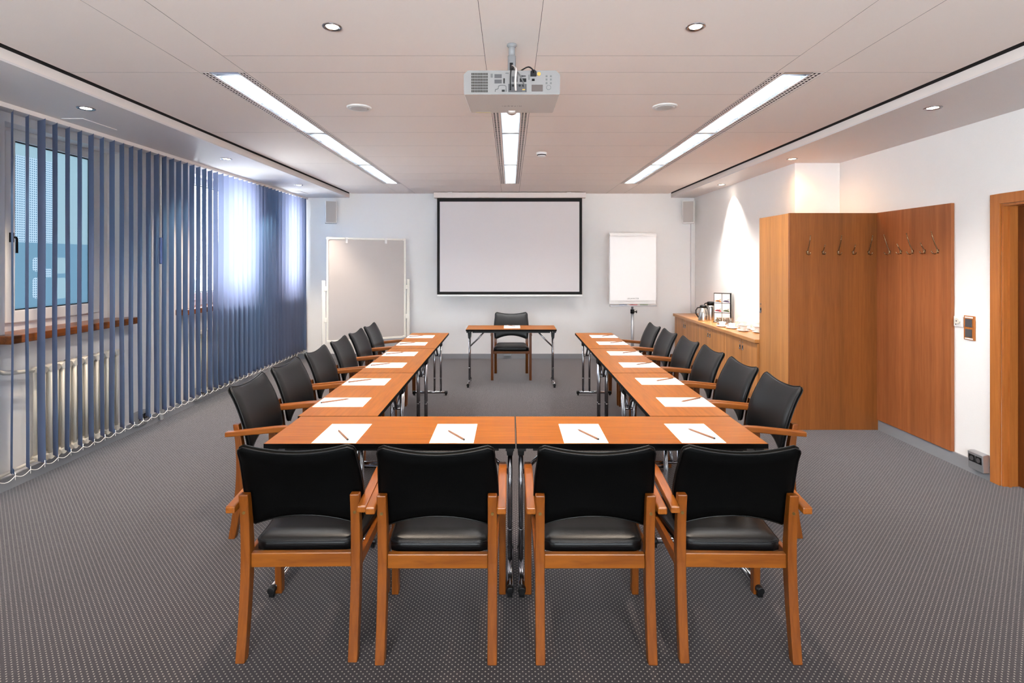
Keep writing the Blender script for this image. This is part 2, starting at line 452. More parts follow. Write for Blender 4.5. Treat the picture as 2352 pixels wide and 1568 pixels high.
# ------------------------------------------------------------------ windows
for wi, (a, b) in enumerate(OPEN):
    t = thing('window_%d' % (wi+1), (-3.70, (a+b)/2, 0), 0, None, None); struct(t)
    L = (b-a)/2
    gb = {0: (3.95, 4.69), 1: (6.10, 6.905), 2: (7.85, 8.40)}[wi]
    g0, g1 = gb[0]-(a+b)/2, gb[1]-(a+b)/2
    f = MB()
    f.box(-.03, .03, -L, L, Z0, 1.15); f.box(-.03, .03, -L, L, 2.535, Z1)
    f.box(-.03, .03, -L, -L+.06, 1.15, 2.535); f.box(-.03, .03, L-.06, L, 1.15, 2.535)
    f.build('window_frame', M['frame'], t, .004)
    f = MB()
    f.box(-.02, .045, g0-.07, g0, 1.15, 2.55); f.box(-.02, .045, g1, g1+.07, 1.15, 2.55)
    f.box(-.02, .045, g0, g1, 1.15, 1.235); f.box(-.02, .045, g0, g1, 2.495, 2.55)
    f.box(-.028, .028, -L+.06, g0-.07, 1.15, 2.535); f.box(-.028, .028, g1+.07, L-.06, 1.15, 2.535)
    sash = f.build('sash', M['frame'], t, .004)
    s = MB(); e = .008
    for q in ((g0, g0+e, 1.235, 2.495), (g1-e, g1, 1.235, 2.495), (g0, g1, 1.235, 1.235+e), (g0, g1, 2.495-e, 2.495)):
        s.box(.0, .012, *q)
    s.build('gasket', M['black'], t)
    MB().box(-.004, .002, g0, g1, 1.235, 2.495).build('pane', M['pane'], t)
    h = MB(); h.box(.045, .06, g0-.045, g0-.02, 1.74, 1.81); h.tube([(.055, g0-.032, 1.775), (.085, g0-.032, 1.775), (.09, g0-.032, 1.76), (.09, g0-.032, 1.66)], .008)
    h.build('window_handle', M['black'] if wi == 0 else M['frame'], t)
    if wi == 0:
        MB().add([(.006, g0, 1.235), (.006, g1, 1.235), (.006, g1, 2.495), (.006, g0, 2.495)], [(0,1,2,3)]).build('decor_film', M['film'], t)
# window sills
for (a, b, nm) in ((3.66, 4.95, 'near'), (5.65, 7.14, 'middle'), (7.60, 8.66, 'far')):
    o = MB().box(-3.675, -3.415, a, b, 1.03, 1.088).build('window_sill', M['sill'], None, .006, 2)
    tag(o, {'near': 'long brown wooden window sill nearest to the camera, under the frosted window',
            'middle': 'brown wooden window sill glimpsed behind the middle of the blinds',
            'far': 'brown wooden window sill beneath the farthest window, behind closed slats'}[nm], 'window sill', 'wooden window sills')

# radiators with pipes
def radiator(y0, n, label):
    t = thing('radiator', (-3.455, y0, 0), 0, label, 'radiator', 'column radiators under the windows')
    pitch = .056
    for k in range(n):
        s = MB(); y = k*pitch
        for x in (-.032, .032):
            s.tube([(x, y, .16), (x, y, .80)], .0125, 8)
        s.tube([(-.045, y, .155), (.045, y, .155)], [.024, .024], 10); s.tube([(-.045, y, .805), (.045, y, .805)], [.024, .024], 10)
        s.build('radiator_section', M['offwhite'], t)
    for z_ in (.155, .805):
        MB().tube([(0, -.03, z_), (0, (n-1)*pitch+.03, z_)], .018).build('header_pipe', M['offwhite'], t)
    return t
radiator(3.93, 15, 'cream column radiator nearest to the camera, below the frosted window')
radiator(6.02, 13, 'cream column radiator glimpsed behind the blinds below the middle window')
p = MB()
p.tube([(-3.465, 3.60, 2.64), (-3.465, 3.60, .90), (-3.465, 3.61, .86), (-3.465, 3.66, .835), (-3.46, 3.72, .825), (-3.455, 3.88, .81)], .014, 10)
p.tube([(-3.49, 3.2, .13), (-3.49, 3.7, .13), (-3.455, 3.80, .15), (-3.455, 3.88, .155)], .011, 10)
o = p.build('heating_pipe', M['offwhite']); tag(o, 'cream heating pipe bending from the ceiling into the nearest radiator', 'pipe')
o = MB().tube([(-3.49, 5.36, 2.64), (-3.49, 5.36, .02)], .02, 12).build('heating_pipe', M['white'])
tag(o, 'straight white riser pipe on the wall between the near and middle windows', 'pipe')

# ------------------------------------------------------------------ vertical blind
XBL = -3.34
bl = thing('vertical_blind', (XBL, 5.6, 0), 0, 'long blue vertical slat blind covering the whole window wall', 'blind')
BY = 5.6
MB().box(-.022, .022, 2.2-BY, 8.79-BY, 2.612, 2.644).build('head_rail', M['fascia'], bl)
def slat_mesh(k):
    ph = random.random()*6
    def P(u, v):
        x = (u-.5)*.127; z = .165+v*(2.61-.165)
        return (x, .006*sin(pi*u)+.0035*sin(z*3.1+ph)*(1-v), z)
    s = MB().grid(P, 5, 14)
    s.grid(lambda u, v: ((u-.5)*.127, .006*sin(pi*u)+.0045, .165+v*.035), 5, 1)
    return s
protos = [slat_mesh(k).build('slat', M['slat'], bl, fix=False) for k in range(4)]
ph_ = math.atan2(-.62, .785)
ys = [3.59+.1127*k for k in range(-10, 46)]
for i, yy in enumerate(ys):
    if yy > 8.76: break
    o = protos[i] if i < 4 else protos[i % 4].copy()
    if i >= 4: COL.objects.link(o); o.parent = bl
    o.location = (0, yy-BY, 0)
    extra = random.uniform(-.035, .035)
    if abs(yy-3.815) < .05: extra = .17
    if abs(yy-3.59) < .05: extra = -.07
    if yy > 6.1: extra = random.uniform(.0, .14)
    if yy > 7.6: extra = random.uniform(-.05, .12)
    o.rotation_euler = (0, 0, ph_+extra)
c = MB()
for i in range(len(ys)-1):
    for k in range(5):
        pass
    a = Vector((.05, ys[i]-.03-BY, .175)); b2 = Vector((.05, ys[i+1]-.03-BY, .175))
    if ys[i+1] > 8.75: break
    pts = [a+(b2-a)*(k/6)+Vector((0, 0, -.022*sin(pi*k/6))) for k in range(7)]
    c.tube(pts, .0022, 5)
    c.tube([a+Vector((0, 0, .02)), a+Vector((0, 0, -.028))], .0024, 5)
c.build('bead_chain', M['cord'], bl)
wd = MB().tube([(.045, 5.05-BY, 2.6), (.045, 5.05-BY, 1.82)], .003, 6).build('wand', M['cord'], bl)
MB().box(.036, .054, 5.05-.012-BY, 5.05+.012-BY, 1.575, 1.825).build('wand_grip', M['bluegrip'], wd, .006)

# ------------------------------------------------------------------ outside
def tree(x, y, h):
    rnd = random.Random(5)
    m = MB()
    def br(p, d, r, n):
        q = p+d; mid = p+d*.5+Vector((rnd.uniform(-.1,.1), rnd.uniform(-.1,.1), 0))*d.length
        m.tube([p, mid, q], [r, r*.8, r*.6], 6)
        if n == 0: return
        for k in range(3):
            nd = (d.normalized()+Vector((rnd.uniform(-.8,.8), rnd.uniform(-.8,.8), rnd.uniform(-.2,.6)))).normalized()*d.length*.72
            br(q, nd, r*.6, n-1)
    br(Vector((0, 0, -3.5)), Vector((0, 0, 3.4)), .16, 5)
    o = m.build('tree', M['bark'], loc=(x, y, 0)); return o
tag(tree(-8.0, 13.6, 5), 'bare dark tree outside, seen through the middle window', 'tree')

# ------------------------------------------------------------------ ceiling lights (fluorescent troughs)
LY0, LY1 = 3.163, 7.697
def lamp_thing(x0, x1, lo0, lo1, label):
    cx = (x0+x1)/2
    t = thing('ceiling_light', (cx, LY0, ZC), 0, label, 'light', 'louvred ceiling light strips')
    Lg = LY1-LY0
    h = MB()
    z1 = .075
    h.box(lo0-cx-.004, lo0-cx, 0, Lg, -.001, z1); h.box(lo1-cx, lo1-cx+.004, 0, Lg, -.001, z1)
    h.box(lo0-cx, lo1-cx, 0, Lg, z1, z1+.004); h.box(lo0-cx, lo1-cx, 0, .004, 0, z1); h.box(lo0-cx, lo1-cx, Lg-.004, Lg, 0, z1)
    h.build('housing', M['louvre'], t)
    # slotted flanges on both sides
    for (f0, f1) in ((x0+.002-cx, lo0-.004-cx), (lo1+.004-cx, x1-.002-cx)):
        W = f1-f0; fl = MB()
        r = [0, .13, .37, .52, .76, 1.0]
        fl.box(f0, f0+W*r[1], 0, Lg, -.001, .0003); fl.box(f0+W*r[2], f0+W*r[3], 0, Lg, -.001, .0003); fl.box(f0+W*r[4], f1, 0, Lg, -.001, .0003)
        k = 0; yy = 0
        while yy < Lg-.01:
            fl.box(f0+W*r[1], f0+W*r[2], yy, yy+.009, -.0008, .0002); fl.box(f0+W*r[3], f0+W*r[4], yy, yy+.009, -.0008, .0002)
            yy += .034
        fl.box(f0, f1, 0, Lg, .006, .009, 1)
        fl.build('vent_flange', [M['fascia'], M['slot']], t)
    lv = MB(); a, b = lo0-cx, lo1-cx; w_ = b-a
    lv.add([(a, 0, .001), (a, Lg, .001), (a+w_*.18, Lg, .045), (a+w_*.18, 0, .045)], [(0,1,2,3)])
    lv.add([(b, 0, .001), (b, Lg, .001), (b-w_*.18, Lg, .045), (b-w_*.18, 0, .045)], [(0,1,2,3)])
    yy = .02
    while yy < Lg-.02:
        lv.prism([(yy, .030), (yy+.0015, .002), (yy+.003, .030)], a+.004, b-.004, 'x')
        yy += .042
    lv.build('louvre', M['louvre'], t, fix=False)
    dv = MB()
    for yd in (1.50, 3.02):
        dv.box(a, b, yd-.02, yd+.02, -.001, .03)
    dv.box(a, b, .004, .03, .0, .03); dv.box(a, b, Lg-.03, Lg-.004, .0, .03)
    dv.build('divider', M['alu'], t)
    for k in range(3):
        y0 = [.05, 1.54, 3.06][k]; y1 = [1.46, 2.98, Lg-.05][k]
        MB().tube([(0 if abs(a+b) < .02 else (a+b)/2, y0, .054), ((a+b)/2, y1, .054)], .013, 12).build('fluorescent_tube', M['tube'], t)
    return t
lamp_thing(-1.835, -1.562, -1.775, -1.612, 'recessed louvred strip light on the window side of the ceiling')
lamp_thing(-.138, .142, -.070, .075, 'recessed louvred strip light along the ceiling centre, beyond the projector')
lamp_thing(1.572, 1.862, 1.625, 1.787, 'recessed louvred strip light on the coat hook side of the ceiling')

# downlights
def spot(x, y, z, energy, col, size, blend, tgt=None, rad=.03):
    l = bpy.data.lights.new('downlight_lamp', 'SPOT'); l.energy = energy; l.color = col
    l.spot_size = math.radians(size); l.spot_blend = blend; l.shadow_soft_size = rad
    o = bpy.data.objects.new('downlight_lamp', l); COL.objects.link(o); o.location = (x, y, z-.012)
    if tgt is not None:
        d = Vector(tgt)-Vector((x, y, z)); o.rotation_euler = d.to_track_quat('-Z', 'Y').to_euler()
    return o
def downlight(x, y, z, r, label, warm=False):
    t = thing('downlight', (x, y, z), 0, label, 'light', 'round recessed downlights')
    MB().lathe([(r*.62, .004), (r*.64, -.002), (r*.92, -.005), (r, -.002), (r, .0)], n=32).build('trim_ring', M['chrome'], t)
    MB().lathe([(.0, -.001), (r*.6, -.001), (r*.62, .003), (r*.62, .006)], n=28).build('bulb', M['bulbwarm'] if warm else M['bulb'], t)
    return t
WARM = (1.0, .83, .66); WARM2 = (1.0, .60, .27); NEU = (1.0, .92, .84)
for x, y, lb in ((-.847, 2.547, 'round downlight in the main ceiling, left of the projector'), (.882, 2.547, 'round downlight in the main ceiling, right of the projector')):
    downlight(x, y, ZC, .046, lb); spot(x, y, ZC, 75, WARM, 110, .6)
for y, lb in ((3.66, 'nearest downlight in the lowered ceiling above the blinds'), (5.47, 'middle downlight in the lowered ceiling above the blinds'), (7.34, 'farthest downlight in the lowered ceiling above the blinds')):
    downlight(-2.90, y, ZS, .055, lb); spot(-2.90, y, ZS, 95 if y > 7 else 50, WARM, 100, .6)
for y, lb, e, c_, sz, tg in ((3.65, 'nearest downlight in the lowered ceiling above the door and coat panel', 12, WARM, 105, None),
                         (5.47, 'glowing downlight in the lowered ceiling above the tall cabinet', 11, WARM2, 165, None),
                         (7.297, 'farthest downlight in the lowered ceiling above the coffee counter', 120, NEU, 80, (3.02, 7.12, .9))):
    downlight(2.88, y, ZS, .055, lb, y == 5.47); spot(2.88, y, ZS, e, c_, sz, 1, tg)
# lamps of the same kind in the part of the ceiling behind the photographer
for x, y, z, e in ((-.85, .3, ZC, 25), (.88, .3, ZC, 25), (-2.9, 1.83, ZS, 18), (2.88, 1.83, ZS, 9)):
    spot(x, y, z, e, WARM, 110, .6)

# ceiling speakers, smoke detector, soffit grilles
for x, y, lb in ((-1.094, 3.878, 'round white ceiling speaker between the left strip light and projector'), (1.113, 3.856, 'round white ceiling speaker between the right strip light and projector')):
    t = thing('ceiling_speaker', (x, y, ZC), 0, lb, 'speaker', 'round ceiling speakers')
    MB().lathe([(.074, -.008), (.082, -.010), (.088, -.004), (.088, 0)], n=36).build('rim', M['white'], t)
    MB().lathe([(0, -.012), (.05, -.011), (.074, -.007)], n=36).build('grille', M['grey'], t)
t = thing('smoke_detector', (.322, 5.50, ZC), 0, 'small white smoke detector on the ceiling right of the central light', 'smoke detector')
MB().lathe([(0, -.045), (.03, -.043), (.042, -.034), (.046, -.02), (.054, -.012), (.054, 0)], n=28).build('housing', M['white'], t)
MB().lathe([(.044, -.030), (.047, -.028), (.047, -.022), (.044, -.02)], n=28).build('vent_ring', M['slot'], t)
for y, lb in ((4.08, 'square glossy ceiling hatch above the near end of the blinds'), (8.1, 'square ceiling hatch above the far end of the blinds')):
    o = MB().box(-3.28, -3.12, y-.17, y+.17, ZS-.006, ZS).build('ceiling_hatch', M['soffit'], None, .002)
    tag(o, lb, 'hatch', 'soffit hatches')

# ------------------------------------------------------------------ projector
pj = thing('projector', (0.008, 2.757, 2.41), 0, 'white ceiling projector with cables, its connector side facing the camera', 'projector')
b = MB()
yb, yf = -.157, .185
def ring_(y, w, z0, z1, c=.02):
    return [(-w+c, y, z1), (-w, y, z1-c), (-w*.995, y, z0+.004), (-w+.004, y, z0), (w-.004, y, z0), (w*.995, y, z0+.004), (w, y, z1-c), (w-c, y, z1)]
R0 = ring_(yb, .2345, 0, .117); R1 = ring_(yf-.02, .226, .0, .117); R2 = ring_(yf, .205, .012, .10)
b.v = R0+R1+R2
for i in range(8):
    j = (i+1) % 8
    b.f += [[i, j, 8+j, 8+i], [8+i, 8+j, 16+j, 16+i]]; b.m += [0, 0]; b.sm += [False, False]
b.f += [list(range(8)), list(range(16, 24))]; b.m += [1, 0]; b.sm += [False, False]
b.build('shell', [M['proj'], M['projback']], pj, .003)
def pb(name, x0, x1, z0, z1, mat, d=.002, bev=0, parent=pj):
    return MB().box(x0, x1, yb-d, yb, z0, z1).build(name, mat, parent, bev)
def U(x): return (x-1043)*.000322
def V(z): return (1025-z)*.000322
vt = MB()
for k in range(15):
    x = U(432)+k*(U(676)-U(432))/14.5
    for q in range(7):
        z = V(993)+q*(V(692)-V(993))/7
        vt.box(x, x+.0032, yb-.0012, yb+.001, z, z+.0105)
vt.build('air_vent', M['slot'], pj)
pb('port', U(780), U(890), V(778), V(722), M['dgrey']); pb('port', U(780), U(890), V(858), V(802), M['dgrey'])
MB().tube([(U(925), yb-.003, V(860)), (U(925), yb-.003, V(790))], .0058, 10, sy=.6).build('port', M['black'], pj)
MB().tube([(U(1185), yb-.003, V(750)), (U(1250), yb-.003, V(750))], .0055, 10, sy=.6).build('port', M['dgrey'], pj)
pb('port', U(1040), U(1130), V(838), V(755), M['dgrey']); pb('port', U(1160), U(1260), V(838), V(785), M['black'])
pb('port_panel', U(988), U(1265), V(990), V(868), M['dgrey'])
for x in (1060, 1160, 1215): MB().cyl((U(x), yb-.004, V(895)), (U(x), yb, V(895)), .0055, 12).build('port', M['black'], pj)
for k in range(3): pb('port', U(1200), U(1242), V(985-k*22), V(970-k*22), M['gold'] if k == 1 else M['pgrey'], .004)
MB().tube([(U(1345), yb-.003, V(808)), (U(1385), yb-.003, V(808))], .0085, 12, sy=.6).build('port', M['black'], pj)
lk = MB(); lk.tube([(U(x), yb-.002, V(z)) for x, z in ((790, 985), (792, 955), (835, 940), (842, 900), (870, 888), (930, 888), (955, 905), (955, 985))], .0015, 6)
lk.build('cover_outline', M['dgrey'], pj); pb('lock_slot', U(890), U(935), V(985), V(955), M['black'])
pb('display', U(1340), U(1508), V(980), V(880), M['lcd'], .003, .001)
MB().cyl((U(1450), yb-.004, V(718)), (U(1450), yb, V(718)), .009, 16).build('round_sticker', M['gold'], pj)
kb = MB()
for x in (1565, 1595, 1630):
    for z in (750, 800, 855):
        if x != 1595: kb.box(U(x)-.0045, U(x)+.0045, yb-.0025, yb, V(z)-.004, V(z)+.004)
kb.tube([(U(1597)+.011*cos(a*pi/8), yb-.002, V(920)+.011*sin(a*pi/8)) for a in range(16)], .001, 5, closed=True)
kb.build('keypad', M['pgrey'], pj)
pb('warning_label', U(1290), U(1310), V(805), V(730), M['pgrey'])
pb('socket_label', U(945), U(995), V(712), V(700), M['pgrey'])
pb('notch', U(722), U(755), V(770), V(715), M['pgrey'])
text_mesh('brand_lettering', 'HITACHI', .019, M['greytext'], pj, Matrix.Translation((.0, .035, -.0006)) @ Matrix.Rotation(pi, 4, 'Z') @ Matrix.Rotation(pi, 4, 'X'), 1.5)
MB().box(-.195, -.115, yf-.032, yf-.024, -.0008, .001).build('yellow_label', M['yellow'], pj)
ln = MB(); ln.tube([(.0, yf-.06, .028), (.0, yf+.012, .028)], .034, 24); ln.build('lens_barrel', M['proj'], pj)
MB().tube([(.0, yf+.010, .028), (.0, yf+.014, .028)], .027, 24).build('lens', M['dgrey'], pj)
ad = MB(); ad.box(-.049, .049, -.06, .07, .117, .145); ad.box(-.085, .085, -.03, .04, .117, .122)
ad.build('mount_bracket', M['pole'], pj, .003)
pl = MB()
pl.tube([(0, 0, .14), (0, 0, .245)], .021, 20); pl.tube([(0, 0, .245), (0, 0, .298)], .0165, 20)
pl.lathe([(.017, .288), (.026, .299), (.026, .305)], n=24)
pl.build('mount_pole', M['pole'], pj)
MB().box(-.011, .006, -.0225, -.019, .155, .205).build('cable_slot', M['black'], pj, .002)
def cable(name, pts, r, mat):
    P_ = [Vector(p) for p in pts]; out = []
    for i in range(len(P_)-1):
        p0 = P_[max(i-1, 0)]; p1 = P_[i]; p2 = P_[i+1]; p3 = P_[min(i+2, len(P_)-1)]
        for k in range(6):
            t_ = k/6
            out.append(.5*((2*p1)+(-p0+p2)*t_+(2*p0-5*p1+4*p2-p3)*t_*t_+(-p0+3*p1-3*p2+p3)*t_**3))
    out.append(P_[-1])
    return MB().tube(out, r, 8).build(name, mat, pj)
cable('black_cable', [(U(1045), -.03, V(470)), (U(1085), -.06, V(560)), (U(1060), -.10, V(545)), (U(1035), yb-.02, V(640)), (U(1022), yb-.03, V(780)), (U(1020), yb-.01, V(970))], .0032, M['black'])
cable('black_cable', [(U(1090), -.05, V(620)), (U(1200), -.12, V(615)), (U(1290), yb-.025, V(640)), (U(1355), yb-.03, V(690)), (U(1365), yb-.01, V(720))], .0035, M['black'])
cable('white_cable', [(U(1050), -.03, V(450)), (U(1090), -.08, V(540)), (U(1105), yb-.025, V(680)), (U(1095), yb-.03, V(850)), (U(1100), yb-.008, V(975))], .0052, M['proj'])
cable('grey_cable', [(U(1060), -.03, V(470)), (U(1090), -.12, V(620)), (U(1150), yb-.025, V(740)), (U(1215), yb-.02, V(870)), (U(1230), yb-.006, V(930))], .003, M['pgrey'])
pp = MB(); pp.prism([(U(1322), V(755)), (U(1412), V(755)), (U(1412), V(700)), (U(1385), V(670)), (U(1350), V(670)), (U(1322), V(700))], yb-.018, yb, 'y'); pp.build('power_plug', M['black'], pj)

# ------------------------------------------------------------------ projection screen
sc_ = thing('projection_screen', (-.01, 8.62, 0), 0, 'white pull-down projection screen with black border on the front wall', 'screen')
MB().box(-1.215, 1.222, -.06, .06, 2.618, 2.702).build('screen_case', M['fascia'], sc_, .004)
for x in (-.96, .95): MB().box(x-.035, x+.035, -.045, .05, 2.700, 2.713).build('mounting_bracket', M['white'], sc_)
MB().box(-1.167, 1.166, 0, .002, 1.066, 2.618).build('screen_border', M['screenblack'], sc_)
MB().box(-1.124, 1.122, -.002, 0, 1.112, 2.560).build('screen_fabric', M['screen'], sc_)
MB().box(-1.170, 1.169, -.012, .014, 1.036, 1.066).build('weight_bar', M['screenbar'], sc_, .004)

# wall speakers
for x0, x1, ang, lb in ((-2.99, -2.79, .35, 'white wall loudspeaker high in the corner by the blinds'), (2.77, 2.97, -.35, 'white wall loudspeaker high in the corner by the coffee counter')):
    t = thing('loudspeaker', ((x0+x1)/2, 8.63, 2.21), ang, lb, 'loudspeaker', 'wall loudspeakers on the front wall')
    MB().box(-.09, .09, -.07, .075, 0, .36).build('cabinet', M['white'], t, .008)
    MB().box(-.078, .078, -.076, -.07, .012, .348).build('grille', M['speaker'], t, .002)
    MB().box(-.02, .02, .075, .15, .1, .26).build('wall_bracket', M['white'], t)
o = MB().box(2.965, XR2-.001, 8.775, YB-.001, .765, 2.60).build('cable_duct', M['white'], None, .003); tag(o, 'white cable duct running down the corner behind the right loudspeaker', 'cable duct')

# ------------------------------------------------------------------ pinboard on stand
A = Vector((-2.69, 7.85, 0)); B = Vector((-1.648, 8.40, 0)); wB = (B-A).length; angB = math.atan2(B.y-A.y, B.x-A.x)
pbd = thing('pinboard', tuple((A+B)/2), angB, 'large grey pinboard in a white frame on a mobile stand', 'pinboard')
h = wB/2
MB().box(-h+.02, h-.02, -.008, .008, .43, 1.93).build('board_panel', M['felt'], pbd)
f = MB()
f.box(-h, h, -.016, .016, 1.925, 1.95); f.box(-h, h, -.016, .016, .41, .435); f.box(-h, -h+.022, -.016, .016, .41, 1.95); f.box(h-.022, h, -.016, .016, .41, 1.95)
f.build('frame', M['boardframe'], pbd, .004)
f = MB()
for x in (-h, h-.04):
    for z in (.405, 1.92): f.box(x-.004, x+.044, -.02, .02, z, z+.036)
f.build('corner_cap', M['boardframe'], pbd, .006)
for x in (-.31, .28):
    f = MB(); f.box(x-.016, x+.016, -.026, -.008, 1.87, 1.93); f.box(x-.022, x+.022, -.03, .02, 1.93, 1.958); f.build('paper_clip', M['white'], pbd, .004)
for s_ in (-1, 1):
    x = s_*(h+.045); f = MB()
    f.box(x-.022, x+.022, -.02, .02, .06, 1.32)
    f.build('stand_post', M['boardframe'], pbd, .004)
    f = MB()
    for z in (1.20, .74):
        f.box(min(x, x-s_*.05), max(x, x-s_*.05), -.024, .024, z-.035, z+.035)
    f.build('clamp', M['boardframe'], pbd, .005)
    f = MB(); f.box(x-.02, x+.02, -.26, .26, .045, .08); f.build('stand_foot', M['boardframe'], pbd, .004)
    for yy in (-.235, .235):
        f = MB(); f.cyl((x-.012, yy, .025), (x+.012, yy, .025), .025, 16); f.box(x-.006, x+.006, yy-.01, yy+.01, .02, .046); f.build('caster', M['black'], pbd)

# ------------------------------------------------------------------ flip chart
fc = thing('flip_chart', (1.88, 8.2, 0), .03, 'white flip chart on a single pole stand beside the screen', 'flip chart')
MB().box(-.362, .350, .012, .03, .945, 2.03).build('board', M['white'], fc, .004)
MB().box(-.352, .356, -.002, .010, 1.003, 2.0).build('paper_pad', M['paper'], fc)
cl = MB(); cl.prism([(-.028, 1.985), (-.03, 2.01), (-.015, 2.035), (.03, 2.045), (.03, 1.985)], -.362, .352, 'x'); cl.build('clamp_bar', M['white'], fc, .004)
tr = MB(); tr.box(-.362, .350, -.05, .03, .915, .925); tr.box(-.362, .350, -.055, -.05, .912, .935); tr.build('pen_tray', M['alu'], fc, .002)
for x, m_ in ((-.22, 'bluegrip'), (-.06, 'red'), (.1, 'green')):
    MB().cyl((x, -.03, .934), (x+.12, -.03, .934), .008, 10).build('marker_pen', M[m_], fc)
text_mesh('brand_lettering', 'LEGAMASTER', .03, M['greytext'], fc, Matrix.Translation((.0, -.0028, 1.03)) @ Matrix.Rotation(pi/2, 4, 'X'), 1.0)
pl = MB(); pl.tube([(0, .04, .05), (0, .04, .80)], .022, 20); pl.tube([(0, .04, .80), (0, .04, 1.5)], .017, 20); pl.build('pole', M['alu'], fc)
kn = MB(); kn.tube([(0, .04, .80), (0, .04, .86)], .030, 20); kn.tube([(.028, .04, .825), (.055, .03, .825)], .008, 10); kn.tube([(.055, .03, .825), (.068, .027, .825)], .02, 14); kn.build('clamp_knob', M['black'], fc)
bs = MB()
for k in range(5):
    an = 2*pi*k/5+.3
    bs.tube([(0, .04, .075), (.27*cos(an), .04+.27*sin(an), .055)], [.02, .013], 10)
bs.build('star_base', M['alu'], fc)
for k in range(5):
    an = 2*pi*k/5+.3; x, y_ = .27*cos(an), .04+.27*sin(an)
    MB().cyl((x-.01, y_, .025), (x+.01, y_, .025), .025, 14).build('caster', M['black'], fc)

# ------------------------------------------------------------------ tables
def make_table(L, label, group):
    t = thing('folding_table', (0, 0, 0), 0, label, 'table', group)
    W = .2225; top = MB()
    top.box(-L/2, L/2, -W, W, .717, .7395, 1)
    top.box(-L/2+.0015, L/2-.0015, -W+.0015, W-.0015, .7395, .7402, 0)
    top.build('table_top', [M['tabletop'], M['edge']], t)
    ap = MB()
    ap.box(-L/2+.08, L/2-.08, -W+.05, -W+.07, .69, .717); ap.box(-L/2+.08, L/2-.08, W-.07, W-.05, .69, .717)
    ap.build('under_frame', M['black'], t)
    for s_ in (-1, 1):
        x = s_*(L/2-.026)
        leg = MB()
        for yy in (.0525, .1275):
            leg.tube([(x, yy, .045), (x, yy, .70)], .0125, 14)
            leg.tube([(x, yy, .20), (x, yy, .206)], .0145, 14)
        lg = leg.build('leg', M['chrome'], t)
        bk = MB()
        for yy in (.0525, .1275):
            q = 1 if s_ > 0 else -1
            bk.prism([(x-q*.040, .7165), (x+q*.024, .7165), (x+q*.024, .672), (x+q*.020, .640), (x+q*.015, .592), (x-q*.015, .592), (x-q*.020, .640), (x-q*.024, .672), (x-q*.040, .680)], yy-.018, yy+.018, 'y')
        bk.box(x-.02, x+.02, -.19, .19, .694, .7165)
        bk.build('leg_bracket', M['black'], lg)
        ft = MB(); ft.tube([(x, -.185, .036), (x, .185, .036)], .0155, 14); ft.build('foot', M['chrome'], lg)
        for yy in (-1, 1):
            cp = MB(); cp.tube([(x, yy*.178, .034), (x, yy*.208, .034)], [.019, .0175], 14); cp.box(x-.013, x+.013, min(yy*.18, yy*.2), max(yy*.18, yy*.2), 0, .03)
            cp.build('foot_cap', M['black'], lg, .003)
        brc = MB()
        brc.tube([(x, .09, .475), (x-s_*.115, .09, .585), (x-s_*.215, .09, .695)], .0105, 10)
        brc.tube([(x, .045, .475), (x, .135, .475)], .010, 10)
        brc.tube([(x-s_*.115, .078, .585), (x-s_*.115, .102, .585)], .013, 12)
        brc.build('brace', M['chrome'], lg)
        MB().box(min(x-s_*.16, x-s_*.27), max(x-s_*.16, x-s_*.27), .06, .12, .694, .717).build('brace_plate', M['alu'], lg)
    return t
tA = make_table(1.188, 'wooden folding table of the near row, left half, seam at the middle', 'folding tables in a horseshoe')
tA.location = (-.5695, 2.7475, 0)
tB = copy_tree(tA); tB.location = (.6235, 2.7475, 0); tB['label'] = 'wooden folding table of the near row, right half beside the seam'
pos = {0: 3.550, 1: 4.705, 2: 5.860}
base_side = make_table(1.148, 'wooden folding table on the window side, joining the near row', 'folding tables in a horseshoe')
base_side.location = (-.959, pos[0], 0); base_side.rotation_euler = (0, 0, -pi/2)
for k, lb in ((1, 'wooden folding table in the middle of the window-side row'), (2, 'wooden folding table at the far end of the window-side row')):
    c = copy_tree(base_side); c.location = (-.959, pos[k], 0); c['label'] = lb
for k, lb in ((0, 'wooden folding table on the cabinet side, joining the near row'), (1, 'wooden folding table in the middle of the cabinet-side row'), (2, 'wooden folding table at the far end of the cabinet-side row')):
    c = copy_tree(base_side); c.location = (1.0, pos[k], 0); c.rotation_euler = (0, 0, pi/2); c['label'] = lb
tt = copy_tree(base_side); tt.location = (.0125, 6.977, 0); tt.rotation_euler = (0, 0, 0)
tt['label'] = 'single wooden folding table standing alone in front of the projection screen'

# ------------------------------------------------------------------ chairs
def cushion(P, nu, nv, T_front, T_back, mb, mi=0, mib=0):
    """P(u,v)->(point, normal, edge 0..1)"""
    def F(u, v):
        p, n, e = P(u, v); return p+n*T_front(e)
    def Bk(u, v):
        p, n, e = P(u, v); return p-n*T_back(e)
    mb.grid(F, nu, nv, mi); mb.grid(Bk, nu, nv, mib, True)
    # rim
    loop = [(i/nu, 0) for i in range(nu)]+[(1, j/nv) for j in range(nv)]+[(1-i/nu, 1) for i in range(nu)]+[(0, 1-j/nv) for j in range(nv)]
    base = len(mb.v); n = len(loop)
    for (u, v) in loop: mb.v.append(tuple(F(u, v)))
    for (u, v) in loop: mb.v.append(tuple(Bk(u, v)))
    for i in range(n):
        j = (i+1) % n
        mb.f.append([base+i, base+j, base+n+j, base+n+i]); mb.m.append(mib); mb.sm.append(True)
    return loop
def ease(t, k=.5):  # denser sampling at both ends
    return t + k*sin(2*pi*t)/(-2*pi)
def yc_back(z):     # side profile of the backrest: forward at the bottom, leaning back at the top
    t_ = (z-.50)/.365
    return .078 - .018*t_ - .105*t_*t_
